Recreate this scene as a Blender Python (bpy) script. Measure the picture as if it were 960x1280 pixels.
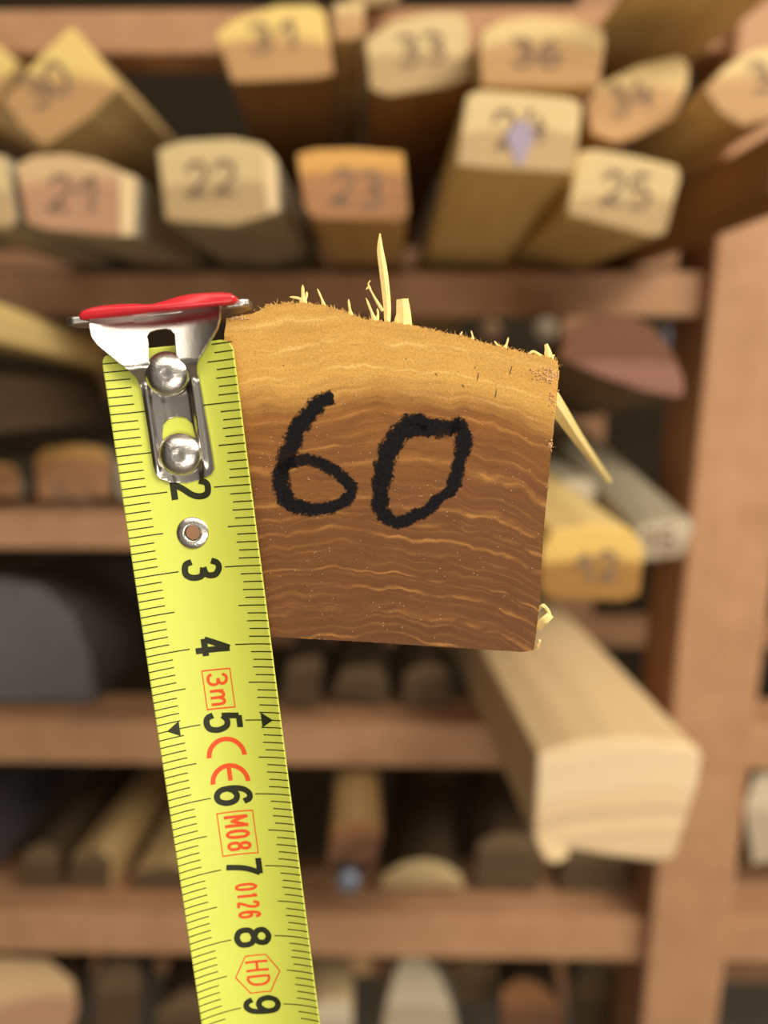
import bpy, bmesh, math, random
from mathutils import Vector, Matrix, noise
for o in list(bpy.data.objects): bpy.data.objects.remove(o)
SC = bpy.context.scene
COL = SC.collection
F = 1036.0                      # focal length in pixels of a 960 x 1280 frame

# ------------------------------------------------------------ camera
cam_d = bpy.data.cameras.new('camera'); cam = bpy.data.objects.new('camera', cam_d); COL.objects.link(cam)
CAM = Vector((0, 0, 1.35))
ROT = Matrix.Rotation(math.radians(1.0), 3, 'Z') @ Matrix.Rotation(math.radians(90 - 14.5), 3, 'X')
cam.matrix_world = Matrix.Translation(CAM) @ ROT.to_4x4()
cam_d.sensor_fit = 'VERTICAL'; cam_d.sensor_height = 36; cam_d.sensor_width = 27
cam_d.lens = 36 * F / 1280
cam_d.clip_start = 0.005; cam_d.clip_end = 50
cam_d.dof.use_dof = True; cam_d.dof.focus_distance = 0.102; cam_d.dof.aperture_fstop = 11.0
SC.camera = cam
SC.view_settings.view_transform = 'Standard'; SC.view_settings.look = 'None'
SC.view_settings.gamma = 1; SC.view_settings.use_curve_mapping = False
SC.view_settings.exposure = 0.0

# ------------------------------------------------------------ world and lamps
w = bpy.data.worlds.new('room_glow'); SC.world = w; w.use_nodes = True
w.node_tree.nodes['Background'].inputs[0].default_value = (1.0, 0.90, 0.74, 1)
w.node_tree.nodes['Background'].inputs[1].default_value = 0.24

def area(name, loc, target, sx, sy, power, col):
    l = bpy.data.lights.new(name, 'AREA'); l.shape = 'RECTANGLE'; l.size = sx; l.size_y = sy
    l.energy = power; l.color = col
    o = bpy.data.objects.new(name, l); COL.objects.link(o); o.location = loc
    o.rotation_euler = (Vector(target) - Vector(loc)).to_track_quat('-Z', 'Y').to_euler()
    return o
area('ceiling_lamp', (0.95, -0.40, 2.15), (0.12, 0.40, 1.2), 1.0, 0.35, 28, (1.0, 0.93, 0.78))
area('workshop_lamp', (-0.1, -1.15, 2.45), (0.0, 0.4, 1.2), 1.6, 0.7, 14, (1.0, 0.94, 0.80))
area('underside_fill', (0.35, -1.35, 0.95), (0.1, 0.40, 1.35), 1.0, 0.5, 8, (1.0, 0.93, 0.78))  # unseen fill light, added to brighten the undersides of the upper sticks

# ------------------------------------------------------------ helpers
def lin(c):
    return tuple(((v/255)/12.92 if v/255 <= .04045 else ((v/255+.055)/1.055)**2.4) for v in c) + (1,)
def at(px, py, z):              # a point z metres in front of the lens plane
    return CAM + ROT @ Vector(((px-480)/F*z, (640-py)/F*z, -z))
def ray(px, py): return ROT @ Vector(((px-480)/F, (640-py)/F, -1))
def at_plane(px, py, p0, n):
    r = ray(px, py); return CAM + r * ((p0-CAM).dot(n) / r.dot(n))
def at_Y(px, py, Y): return at_plane(px, py, Vector((0, Y, 0)), Vector((0, 1, 0)))

def tag(o, label=None, cat=None, group=None, kind=None):
    if label: o['label'] = label
    if cat: o['category'] = cat
    if group: o['group'] = group
    if kind: o['kind'] = kind
    return o
def link(name, me, parent=None, mats=()):
    o = bpy.data.objects.new(name, me); COL.objects.link(o)
    if parent is not None: o.parent = parent
    for m in mats: me.materials.append(m)
    return o
def from_bm(name, bm, mats=(), parent=None, smooth=False):
    me = bpy.data.meshes.new(name); bmesh.ops.recalc_face_normals(bm, faces=bm.faces[:]); bm.to_mesh(me); bm.free()
    if smooth:
        for p in me.polygons: p.use_smooth = True
    return link(name, me, parent, mats)
def empty(name, M=None):
    o = bpy.data.objects.new(name, None); COL.objects.link(o); o.empty_display_size = .02
    if M is not None: o.matrix_world = M
    return o
def bevel(o, wd, seg=2, ang=35):
    b = o.modifiers.new('bevel', 'BEVEL'); b.width = wd; b.segments = seg; b.limit_method = 'ANGLE'; b.angle_limit = math.radians(ang)
    return o
def add_box(bm, x0, x1, y0, y1, z0, z1):
    v = [bm.verts.new((x, y, z)) for x in (x0, x1) for y in (y0, y1) for z in (z0, z1)]
    for f in ((0,1,3,2),(4,6,7,5),(0,4,5,1),(2,3,7,6),(0,2,6,4),(1,5,7,3)): bm.faces.new([v[i] for i in f])
def lathe(bm, prof, cx, cy, n=40, sx=1, sy=1):
    rings = []
    for r, z in prof:
        if r < 1e-6: rings.append([bm.verts.new((cx, cy, z))])
        else: rings.append([bm.verts.new((cx+sx*r*math.cos(2*math.pi*i/n), cy+sy*r*math.sin(2*math.pi*i/n), z)) for i in range(n)])
    for a, b in zip(rings, rings[1:]):
        for i in range(n):
            j = (i+1) % n
            q = [a[i % len(a)], a[j % len(a)], b[j % len(b)], b[i % len(b)]]
            u = []
            for x in q:
                if x not in u: u.append(x)
            if len(u) > 2: bm.faces.new(u)

# ------------------------------------------------------------ materials
class NT:
    def __init__(s, name, rough=.6, spec=.4, metal=0):
        s.m = bpy.data.materials.new(name); s.m.use_nodes = True; s.t = s.m.node_tree
        s.b = s.t.nodes['Principled BSDF']
        s.b.inputs['Roughness'].default_value = rough; s.b.inputs['Specular IOR Level'].default_value = spec
        s.b.inputs['Metallic'].default_value = metal
    def n(s, typ, ins=None, **kw):
        nd = s.t.nodes.new(typ)
        for k, v in kw.items(): setattr(nd, k, v)
        for k, v in (ins or {}).items():
            if isinstance(v, bpy.types.NodeSocket): s.t.links.new(v, nd.inputs[k])
            else: nd.inputs[k].default_value = v
        return nd
    def math(s, op, a, b=0.0, c=0.0, clamp=False):
        return s.n('ShaderNodeMath', {0: a, 1: b, 2: c}, operation=op, use_clamp=clamp).outputs[0]
    def ramp(s, fac, stops):
        r = s.n('ShaderNodeValToRGB', {0: fac}); e = r.color_ramp.elements
        while len(e) < len(stops): e.new(.5)
        for k, (p, c) in zip(e, stops): k.position = p; k.color = c
        return r.outputs[0]
    def mix(s, fac, a, b, mode='MIX'):
        nd = s.t.nodes.new('ShaderNodeMix'); nd.data_type = 'RGBA'; nd.blend_type = mode
        for i, v in ((0, fac), (6, a), (7, b)):
            if isinstance(v, bpy.types.NodeSocket): s.t.links.new(v, nd.inputs[i])
            else: nd.inputs[i].default_value = v
        return nd.outputs[2]
    def noise(s, vec, scale, detail=3, rough=.5, dim='3D', wv=None, dist=0.0):
        ins = {'Scale': scale, 'Detail': detail, 'Roughness': rough, 'Distortion': dist}
        nd = s.t.nodes.new('ShaderNodeTexNoise'); nd.noise_dimensions = dim
        for k, v in ins.items(): nd.inputs[k].default_value = v
        if vec is not None: s.t.links.new(vec, nd.inputs['Vector'])
        if wv is not None: s.t.links.new(wv, nd.inputs['W'])
        return nd.outputs[0]
    def map(s, vec, scale=(1,1,1), loc=(0,0,0), rot=(0,0,0)):
        return s.n('ShaderNodeMapping', {0: vec, 1: loc, 2: rot, 3: scale}).outputs[0]
    def obj(s, k=100.0, rnd=False):             # object coordinates in centimetres
        c = s.n('ShaderNodeTexCoord').outputs['Object']
        v = s.n('ShaderNodeVectorMath', {0: c, 1: (k, k, k)}, operation='MULTIPLY').outputs[0]
        if rnd:
            r = s.n('ShaderNodeObjectInfo').outputs['Random']
            r = s.math('MULTIPLY', r, 37.0)
            v = s.n('ShaderNodeVectorMath', {0: v, 1: s.n('ShaderNodeCombineXYZ', {0: r, 2: r}).outputs[0]}, operation='ADD').outputs[0]
        return v
    def out(s, color, bump=None, bs=.3, bd=.0003):
        if isinstance(color, bpy.types.NodeSocket): s.t.links.new(color, s.b.inputs['Base Color'])
        else: s.b.inputs['Base Color'].default_value = color
        if bump is not None:
            bn = s.n('ShaderNodeBump', {'Height': bump, 'Strength': bs, 'Distance': bd})
            s.t.links.new(bn.outputs[0], s.b.inputs['Normal'])
        return s.m

def wood_side(name, a, b, rough=.7):
    t = NT(name, rough, .25); v = t.obj(rnd=True)
    n1 = t.noise(t.map(v, (1.2, 1.2, .08)), 1.0, 4, .6)
    n2 = t.noise(t.map(v, (9, 9, .35)), 1.0, 3, .6)
    c = t.mix(t.math('MULTIPLY_ADD', n1, 2.0, -.5, True), lin(a), lin(b))
    c = t.mix(t.math('MULTIPLY', n2, .35), c, lin([x*.72 for x in a]))
    return t.out(c, n2, .4, .0006)

def wood_end(name, sap, heart, sap_h=.8, ring=(0, -12), freq=2.2):
    """end grain: rings about a pith, paler sapwood at the top of the cut"""
    t = NT(name, .75, .2); v = t.obj()
    sep = t.n('ShaderNodeSeparateXYZ', {0: v}); x, y = sep.outputs[0], sep.outputs[1]
    wob = t.noise(v, .5, 2)
    dx = t.math('SUBTRACT', x, ring[0]); dy = t.math('SUBTRACT', y, ring[1])
    r = t.math('SQRT', t.math('ADD', t.math('MULTIPLY', dx, dx), t.math('MULTIPLY', dy, dy)))
    r = t.math('ADD', r, t.math('MULTIPLY', wob, .6))
    r = t.math('ADD', r, t.math('MULTIPLY', t.n('ShaderNodeObjectInfo').outputs['Random'], 0.5))
    rg = t.noise(None, 1.0, 2, .6, '1D', t.math('MULTIPLY', r, freq*2))
    sf = t.math('SUBTRACT', r, -ring[1] + sap_h, clamp=False)
    sf = t.math('MULTIPLY_ADD', sf, 2.5, .3, True)
    c = t.mix(sf, lin(heart), lin(sap))
    c = t.mix(t.math('MULTIPLY_ADD', rg, 1.6, -.45, True), c, t.mix(sf, lin([k*.8 for k in heart]), lin([k*.9 for k in sap])))
    fine = t.noise(v, 14, 3, .7)
    c = t.mix(t.math('MULTIPLY', fine, .35), c, lin([k*.75 for k in heart]))
    return t.out(c, fine, .4, .0005)

M = {}
M['side_tan'] = wood_side('sawn_tan_wood', (212, 180, 126), (186, 150, 96))
M['side_yellow'] = wood_side('pale_yellow_wood', (236, 208, 142), (214, 180, 112))
M['side_brown'] = wood_side('brown_sawn_wood', (128, 88, 48), (150, 108, 60))
M['side_dark'] = wood_side('dark_weathered_wood', (74, 58, 42), (92, 74, 54))
M['side_grey'] = wood_side('grey_weathered_wood', (158, 146, 124), (184, 172, 146))
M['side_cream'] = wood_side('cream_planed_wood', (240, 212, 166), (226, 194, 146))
M['side_slate'] = wood_side('slate_grey_board', (84, 80, 82), (100, 96, 99), .5)
M['end_tan'] = wood_end('tan_end_grain', (232, 204, 146), (200, 158, 112), .9)
M['end_yellow'] = wood_end('yellow_topped_end_grain', (240, 208, 128), (196, 152, 104), .7)
M['end_pale'] = wood_end('pale_end_grain', (218, 192, 142), (194, 164, 120), .4)
M['end_orange'] = wood_end('orange_topped_end_grain', (228, 172, 96), (184, 132, 92), 1.1)
M['end_pinkish'] = wood_end('pinkish_end_grain', (222, 186, 140), (196, 150, 118), .8)
M['end_cream'] = wood_end('cream_end_grain', (236, 208, 168), (230, 198, 156), .5, (1, -22), .8)
M['end_brown'] = wood_end('brown_end_grain', (150, 104, 66), (122, 84, 60), 1.0)
M['end_red'] = wood_end('reddish_end_grain', (112, 74, 50), (150, 106, 92), .3, (0, -12), 1.5)
M['end_grey'] = wood_end('greyish_end_grain', (206, 190, 164), (186, 168, 144), .6)
M['end_olive'] = wood_end('olive_brown_end_grain', (236, 196, 112), (170, 124, 66), .7)
M['end_dim'] = wood_end('dim_brown_end_grain', (112, 90, 64), (92, 72, 50), .8)

def rack_wood():
    t = NT('orange_brown_rack_timber', .6, .3); v = t.obj(rnd=True)
    gen = t.n('ShaderNodeTexCoord').outputs['Generated']
    n1 = t.noise(v, .5, 3, .6); n2 = t.noise(t.map(v, (3, 3, .12)), 1, 3)
    c = t.mix(t.math('MULTIPLY_ADD', n1, 1.6, -.3, True), lin((172, 126, 92)), lin((196, 150, 114)))
    c = t.mix(t.math('MULTIPLY', n2, .4), c, lin((140, 102, 70)))
    return t.out(c, n2, .2, .0005)
M['rack'] = rack_wood()
def plain(name, c, rough=.6, spec=.4, metal=0, var=None, sc=6, bump=0):
    t = NT(name, rough, spec, metal); n = t.noise(t.obj(), sc, 4, .6)
    col = t.mix(t.math('MULTIPLY_ADD', n, 1.8, -.4, True), lin(c), lin(var or [k*.85 for k in c]))
    return t.out(col, n if bump else None, bump, .0002)
M['ink'] = plain('black_marker_ink', (17, 16, 21), .5, .35, 0, (34, 28, 28), 12, .3)
M['ink_soft'] = plain('faded_marker_ink', (108, 88, 72), .7, .2, 0, (136, 112, 90), 3)
M['ink_violet'] = plain('smudged_violet_ink', (120, 104, 120), .7, .2, 0, (160, 146, 158), 3)
M['splinter'] = plain('pale_splinter_wood', (250, 226, 158), .8, .15, 0, (236, 202, 124), 20)
M['fuzz'] = plain('sawn_edge_fibre', (232, 190, 116), .85, .1, 0, (190, 140, 76), 8)
M['dust'] = plain('sawdust_clump', (226, 186, 134), .85, .1, 0, (186, 138, 90), 20)
M['tape'] = plain('yellow_tape_lacquer', (203, 209, 88), .38, .4, 0, (198, 204, 82), 1.5)
M['print_black'] = plain('black_tape_print', (40, 42, 18), .45, .3, 0, (34, 34, 16), 5)
M['print_red'] = plain('red_tape_print', (226, 84, 34), .45, .3, 0, (216, 74, 30), 5)
M['rubber'] = plain('red_plastic_coating', (212, 44, 54), .28, .5, 0, (196, 34, 46), 3, .15)
M['steel_rivet'] = plain('brushed_rivet_metal', (232, 226, 222), .26, .5, 1, (205, 196, 192), 22, .25)
M['steel'] = plain('polished_hook_metal', (188, 184, 180), .25, .5, 1, (190, 180, 172), 10, .1)
M['steel_edge'] = plain('galvanised_plate_metal', (214, 210, 206), .38, .5, 1, (180, 176, 172), 14, .3)
M['concrete'] = plain('grey_concrete', (160, 150, 136), .9, .2, 0, (140, 130, 116), .08)
M['plaster'] = plain('dim_brown_plaster', (70, 58, 44), .9, .2, 0, (58, 48, 36), .05)
M['ceil'] = plain('off_white_plaster', (214, 204, 186), .9, .2, 0, (200, 190, 172), .05)
M['smudge'] = plain('violet_white_smudge', (172, 158, 176), .7, .2, 0, (132, 116, 138), 6)
M['screw'] = plain('dull_screw_metal', (214, 190, 176), .4, .5, .6)
M['blue_pipe'] = plain('blue_grey_metal', (140, 144, 162), .35, .5, .5, (112, 116, 134), 2)
M['red_knob'] = plain('dark_red_plastic', (170, 24, 26), .4, .4)

def marker_ink():
    t = NT('black_marker_on_wood', .75, .12); v = t.obj()
    core = t.n('ShaderNodeAttribute', attribute_name='core').outputs['Fac']
    n = t.noise(v, 7, 5, .75); n2 = t.noise(v, 30, 3, .7)
    c = t.mix(t.math('MULTIPLY_ADD', n2, 2.4, -.9, True), lin((8, 8, 12)), lin((28, 24, 26)))
    wear = t.noise(t.map(v, (1, 1, 1), (3.2, 1, 0)), 1.1, 2)
    a = t.math('ADD', core, t.math('MULTIPLY_ADD', n, 1.5, -.95))
    a = t.math('ADD', a, t.math('MULTIPLY_ADD', n2, 1.0, -.5))
    a = t.math('MULTIPLY_ADD', a, 3.2, .35, True)
    a = t.math('MULTIPLY', a, t.math('MULTIPLY_ADD', t.math('GREATER_THAN', wear, .62), -.15, .97))
    t.t.links.new(a, t.b.inputs['Alpha'])
    return t.out(c, n2, .2, .0002)
M['marker'] = marker_ink()

def main_end():
    """the big cut: amber sapwood above brown heartwood, wavy pale growth rings"""
    t = NT('amber_and_brown_end_grain', .6, .2); v = t.obj()
    sep = t.n('ShaderNodeSeparateXYZ', {0: v}); x, y = sep.outputs[0], sep.outputs[1]
    w1 = t.noise(t.map(v, (1, .6, 1)), .8, 3, .55); w2 = t.noise(v, 5.0, 3, .6)
    dx = t.math('ADD', x, 1.2); dy = t.math('ADD', y, 6.5)
    r = t.math('SQRT', t.math('ADD', t.math('MULTIPLY', dx, dx), t.math('MULTIPLY', dy, dy)))
    r = t.math('ADD', r, t.math('MULTIPLY', w1, .6)); r = t.math('ADD', r, t.math('MULTIPLY', w2, .06))
    # sapwood boundary
    sb = t.math('MULTIPLY_ADD', t.math('SUBTRACT', r, 8.0), 2.4, .5, True)
    heart = t.ramp(t.math('MULTIPLY_ADD', y, .27, .55, True),
                   [(0, lin((98, 62, 35))), (.45, lin((116, 73, 33))), (.75, lin((148, 94, 38))), (1, lin((176, 120, 54)))])
    n3 = t.noise(v, 1.3, 3, .6)
    heart = t.mix(t.math('MULTIPLY_ADD', n3, 1.6, -.45, True), heart, lin((112, 70, 42)))
    c = t.mix(sb, heart, t.mix(t.math('MULTIPLY', n3, .8), lin((220, 170, 88)), lin((194, 142, 68))))
    # pale irregular growth lines
    for f, wd, am, ofs in ((6.6, .14, .9, 0), (15.0, .2, .3, 3.3)):
        rr = t.math('ADD', t.math('MULTIPLY', r, f/2), ofs)
        fr = t.math('PINGPONG', t.math('ADD', rr, t.math('MULTIPLY', t.noise(None, .7, 1, .5, '1D', rr), 1.2)), .5)
        line = t.math('SUBTRACT', 1.0, t.math('DIVIDE', fr, wd), clamp=True)
        brk = t.math('MULTIPLY_ADD', t.noise(t.map(v, (.8, 3, 1), (ofs, 0, 0)), 1.6, 3, .6), 3.2, -1.2, True)
        c = t.mix(t.math('MULTIPLY', t.math('MULTIPLY', line, brk), am), c,
                  t.mix(sb, lin((192, 134, 70)), lin((236, 194, 118))))
    # dark latewood streaks along the rings
    pol = t.n('ShaderNodeCombineXYZ', {0: t.math('MULTIPLY', x, 1.4), 1: t.math('MULTIPLY', r, 16.0)}).outputs[0]
    st = t.noise(pol, 1.0, 4, .65)
    c = t.mix(t.math('MULTIPLY', t.math('MULTIPLY_ADD', st, 3.0, -1.3, True), t.math('MULTIPLY_ADD', sb, -.5, .7)), c, lin((88, 54, 30)))
    # pores
    vo = t.n('ShaderNodeTexVoronoi', {'Vector': v, 'Scale': 26.0}).outputs['Distance']
    po = t.math('LESS_THAN', vo, .16)
    c = t.mix(t.math('MULTIPLY', po, .4), c, lin((80, 48, 24)))
    fine = t.noise(v, 34, 4, .75)
    c = t.mix(t.math('MULTIPLY_ADD', fine, 1.2, -.5, True), c, lin((96, 58, 30)))
    # dry fibre specks, their glitter painted in as pale colour
    vs = t.n('ShaderNodeTexVoronoi', {'Vector': t.map(v, (1, 1.6, 1)), 'Scale': 13.0})
    sp = t.math('MULTIPLY', t.math('LESS_THAN', vs.outputs['Distance'], .10), t.math('GREATER_THAN', t.noise(v, 2.2, 2), .53))
    c = t.mix(t.math('MULTIPLY', sp, .55), c, lin((236, 206, 170)))
    h = t.math('ADD', t.math('MULTIPLY', fine, 1.0), t.math('MULTIPLY', st, .8))
    return t.out(c, h, .3, .0003)
M['main_end'] = main_end()
M['main_side'] = wood_side('amber_sawn_side', (222, 172, 92), (186, 132, 64))

# ------------------------------------------------------------ the room
def struct(name, x0, x1, y0, y1, z0, z1, m):
    bm = bmesh.new(); add_box(bm, x0, x1, y0, y1, z0, z1)
    return tag(from_bm(name, bm, [m]), kind='structure')
struct('floor', -2, 2.2, -2, 1.6, -.1, 0, M['concrete'])
struct('wall_back', -2, 2.2, 1.5, 1.6, 0, 2.6, M['plaster'])
struct('wall_left', -2.1, -2, -2, 1.6, 0, 2.6, M['plaster'])
struct('wall_right', 2.2, 2.3, -2, 1.6, 0, 2.6, M['plaster'])
struct('ceiling', -2.1, 2.3, -2, 1.6, 2.6, 2.7, M['ceil'])

# ------------------------------------------------------------ the storage rack
YF, RD = .50, .042              # front of the rails, their depth
rack = empty('storage_rack', Matrix.Translation((0, YF, 0)))
tag(rack, 'orange-brown timber storage rack with level rails, filled with numbered wood blanks', 'rack')
RAIL = []
XL, XR = -.95, 1.15
def part_box(name, x0, x1, y0, y1, z0, z1, m, parent, bw=.002):
    bm = bmesh.new(); add_box(bm, x0, x1, y0, y1, z0, z1)
    o = from_bm(name, bm, [m], parent); bevel(o, bw); o.matrix_parent_inverse = parent.matrix_world.inverted()
    return o
for top, bot in ((10, 67), (340, 396), (642, 688), (904, 957), (1143, 1195)):
    zt = at_Y(300, top, YF).z; zb = at_Y(300, bot, YF).z
    RAIL.append((zt, zb))
for i, (zt, zb) in enumerate(RAIL + [(RAIL[4][0]-.20, RAIL[4][0]-.224), (RAIL[4][0]-.34, RAIL[4][0]-.365), (RAIL[0][0]+.148, RAIL[0][0]+.124)]):
    part_box('rail', XL, XR, YF, YF+RD, zb, zt, M['rack'], rack)
    if i != 7: part_box('rear_rail', XL, XR, .93, .96, zb-.10, zt-.10, M['rack'], rack)
pl = at_Y(842, 860, YF-.012).x; pr = at_Y(950, 860, YF-.012).x
for x0 in (pl, XL-.0, XR-.058):
    pp = part_box('post', x0, x0+(pr-pl), YF-.012, YF-.001, 0, 2.15, M['rack'], rack, .003) if False else \
         part_box('post', x0, x0+(pr-pl), YF-.012, YF+.055, 0, 2.15, M['rack'], rack, .003)
    part_box('rear_post', x0, x0+(pr-pl), .925, .965, 0, 2.15, M['rack'], rack, .003)
for px, py, yy in ((872, 1120, YF-.012), (572, 1188, YF), (20, 905, YF), (135, 950, YF)):
    p = at_Y(px, py, yy); bm = bmesh.new()
    lathe(bm, [(0, .0022), (.002, .0018), (.0032, 0), (.0032, -.001)], 0, 0, 20)
    o = from_bm('screw_head', bm, [M['screw']], rack, True)
    o.matrix_parent_inverse = rack.matrix_world.inverted()
    o.matrix_local = Matrix.Translation(p) @ Matrix.Rotation(math.radians(90), 4, 'X')

# ------------------------------------------------------------ wood blanks in the rack
DIG = {
 '0': [[(.5,1),(.15,.8),(.05,.4),(.25,.05),(.6,0),(.9,.35),(.9,.75),(.65,.98),(.45,.98)]],
 '1': [[(.1,.6),(.7,1),(.7,0)]],
 '2': [[(.1,.75),(.35,1),(.75,.95),(.85,.65),(.5,.3),(.1,.02),(.5,.08),(.9,.02)]],
 '3': [[(.1,.9),(.5,1),(.85,.8),(.7,.58),(.4,.52),(.8,.45),(.9,.2),(.55,0),(.1,.1)]],
 '4': [[(.45,1),(.1,.4),(.9,.42)],[(.7,.75),(.65,0)]],
 '5': [[(.85,1),(.25,.98),(.2,.55),(.6,.6),(.88,.35),(.6,.02),(.1,.08)]],
 '6': [[(.7,1),(.3,.7),(.1,.3),(.35,.02),(.8,.1),(.85,.4),(.5,.5),(.15,.35)]],
 '7': [[(.1,.95),(.85,1),(.5,.5),(.3,0)],[(.25,.5),(.75,.52)]],
 '8': [[(.5,.52),(.15,.75),(.45,1),(.8,.8),(.5,.52),(.12,.25),(.45,0),(.88,.22),(.5,.52)]],
 '9': [[(.85,.8),(.5,1),(.15,.75),(.4,.5),(.85,.75),(.85,.4),(.6,0)]],
}
def spline(pts, n=6):
    out = []
    P = [Vector(p) for p in pts]; P = [2*P[0]-P[1]] + P + [2*P[-1]-P[-2]]
    for i in range(1, len(P)-2):
        a, b, c, d = P[i-1:i+3]
        for k in range(n):
            t = k/n
            out.append(.5*((2*b)+(c-a)*t+(2*a-5*b+4*c-d)*t*t+(3*b-a-3*c+d)*t*t*t))
    out.append(P[-2]); return out
def ribbon(bm, pts, width, z, taper=None, rough=0, seed=0, thick=.00006):
    """a flat stroke of ink along pts (2-D, metres)"""
    rows = []
    for i, p in enumerate(pts):
        a = pts[max(i-1, 0)]; b = pts[min(i+1, len(pts)-1)]
        d = (b-a); d = d.normalized() if d.length else Vector((1, 0)); n = Vector((-d.y, d.x))
        w = width*(taper(i/(len(pts)-1)) if taper else 1)/2
        e1 = w*(1+rough*noise.noise(Vector((i*.45, seed, 0)))*2); e2 = w*(1+rough*noise.noise(Vector((i*.45, seed+9, 5)))*2)
        rows.append((bm.verts.new((*(p+n*e1), z)), bm.verts.new((*(p-n*e2), z))))
    for (a, b), (c, d) in zip(rows, rows[1:]): bm.faces.new((a, b, d, c))

def basis(D):                   # local z points out of the cut face towards the viewer
    z = -D.normalized(); x = Vector((0, 0, 1)).cross(z).normalized(); y = z.cross(x)
    return Matrix((x, y, z)).transposed()

BLANKS = {}
def blank(name, face, z, vp, side, end, label, number=None, rail=None, length=.42, group='wood blanks stored in the rack',
          cat='wood blank', bw=.0012, clear=.0004):
    """face = outline of the cut end as seen, z = distance of the cut, vp = where the stick's edges run to"""
    cx = sum(p[0] for p in face)/len(face); cy = sum(p[1] for p in face)/len(face)
    C0 = at(cx, cy, z); D = ray(*vp).normalized()
    for _ in range(6):
        pts = [at_plane(px, py, C0, D) for px, py in face]
        if rail is None: break
        if C0.y > YF-.004:      # starts on the rail itself: keep its lie, set it down on the rail
            zr = RAIL[rail][0]+clear
            up = max(zr-q.z-D.z/D.y*((YF+RD if D.z < 0 else YF)-q.y) for q in pts)
            C0 = C0+Vector((0, 0, up)); pts = [q+Vector((0, 0, up)) for q in pts]; break
        P = min(pts, key=lambda q: q.z); zr = RAIL[rail][0]+clear
        dx = D.x/D.y
        best = max((zr-q.z)/(YF+RD-q.y) for q in pts)
        if best > 0: best = max((zr-q.z)/(YF-q.y) for q in pts)
        D = Vector((dx, 1, best)).normalized()
    R = basis(D); Mx = Matrix.Translation(C0) @ R.to_4x4(); Mi = Mx.inverted()
    L = [Mi @ p for p in pts]
    bm = bmesh.new()
    nseg = 6; rings = []
    rnd = random.Random(name+label)
    for k in range(nseg+1):
        wx, wy = 0, 0
        rings.append([bm.verts.new((p.x+wx, p.y+wy, -length*k/nseg)) for p in L])
    n = len(L)
    fc = bm.faces.new(rings[0]); fc.material_index = 1
    fb = bm.faces.new(rings[-1][::-1]); fb.material_index = 1
    for a, b in zip(rings, rings[1:]):
        for i in range(n): bm.faces.new((a[i], a[(i+1) % n], b[(i+1) % n], b[i]))
    o = from_bm(name, bm, [M[side], M[end]]); o.matrix_world = Mx
    bevel(o, bw, 2, 25)
    tag(o, label, cat, group)
    if number:
        txt, nx, ny, hh, ww, tilt, mat = number
        bm = bmesh.new(); ct, stt = math.cos(math.radians(tilt)), math.sin(math.radians(tilt))
        for i, ch in enumerate(txt):
            for st in DIG[ch]:
                q = []
                for (a, b) in spline(st, 5):
                    gx = (i*1.15 + a - (len(txt)*1.15-.15)/2)*ww; gy = (b-.5)*hh
                    X = nx + gx*ct - gy*stt; Y = ny - (gx*stt + gy*ct)
                    l = Mi @ at_plane(X, Y, C0, D); q.append(Vector((l.x, l.y)))
                ribbon(bm, q, .0024, .0003)
        from_bm('handwritten_number', bm, [M[mat]], o)
    BLANKS[label] = o
    return o
# shelf on the second rail from the top: lower row
A = 'numbered blanks on the shelf above the held blank'
blank('wood_blank', [(-60,200),(-10,192),(8,196),(20,275),(10,285),(-60,280)], .35, (440,560), 'side_grey', 'end_pale',
      'pale wood blank cut off by the left edge, beside the one marked 21', None, 1, group=A)
blank('wood_blank', [(18,206),(40,194),(80,192),(120,200),(152,214),(172,222),(168,296),(150,296),(60,288),(32,280)], .35, (470,470), 'side_grey', 'end_pinkish',
      'pinkish wood blank with rounded top marked 21', ('21', 92, 243, 42, 30, -3, 'ink_soft'), 1, group=A)
blank('wood_blank', [(196,186),(230,175),(290,172),(328,180),(346,200),(348,262),(335,270),(290,283),(206,276)], .35, (470,520), 'side_grey', 'end_pale',
      'pale squarish wood blank with a cut-off right corner marked 22', ('22', 264, 224, 40, 30, 3, 'ink_soft'), 1, group=A)
blank('wood_blank', [(370,192),(395,186),(440,185),(504,190),(511,266),(500,276),(392,274),(380,262)], .355, (485,560), 'side_tan', 'end_orange',
      'square wood blank with orange upper edge marked 23', ('23', 446, 236, 42, 30, -4, 'ink_soft'), 1, group=A)
blank('wood_blank', [(583,118),(600,112),(660,116),(715,122),(728,132),(718,212),(710,216),(600,210),(570,206)], .335, (450,700), 'side_yellow', 'end_pale',
      'yellowish wood blank with smudged violet mark, under the one marked 36', ('24', 650, 160, 44, 32, 8, 'ink_soft'), 1, group=A)
blank('wood_blank', [(722,190),(745,186),(800,196),(848,208),(850,222),(832,292),(815,296),(760,282),(708,268)], .35, (484,610), 'side_yellow', 'end_pale',
      'yellow-topped wood blank with hairy upper edge marked 25', ('25', 783, 238, 40, 30, -6, 'ink_soft'), 1, group=A)
blank('wood_blank', [(975,160),(1030,150),(1044,236),(985,262),(962,240)], .33, (400,560), 'side_brown', 'end_brown',
      'dark brown wood blank running out of the right edge above the rail', None, 1, length=.33, group=A)
def patch(lab, name, px, mat, z=.0005, label=None):
    o = BLANKS[lab]; Mi = o.matrix_world.inverted(); n = o.matrix_world.to_3x3() @ Vector((0, 0, 1)); p0 = o.matrix_world.translation
    bm = bmesh.new(); a = []; b = []
    for x, y in px:
        p = Mi @ at_plane(x, y, p0, n); a.append(bm.verts.new((p.x, p.y, z))); b.append(bm.verts.new((p.x, p.y, .0001)))
    bm.faces.new(a); k = len(a)
    for i in range(k): bm.faces.new((a[i], b[i], b[(i+1) % k], a[(i+1) % k]))
    q = from_bm(name, bm, [M[mat]], o)
    if label: q['label'] = label
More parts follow.
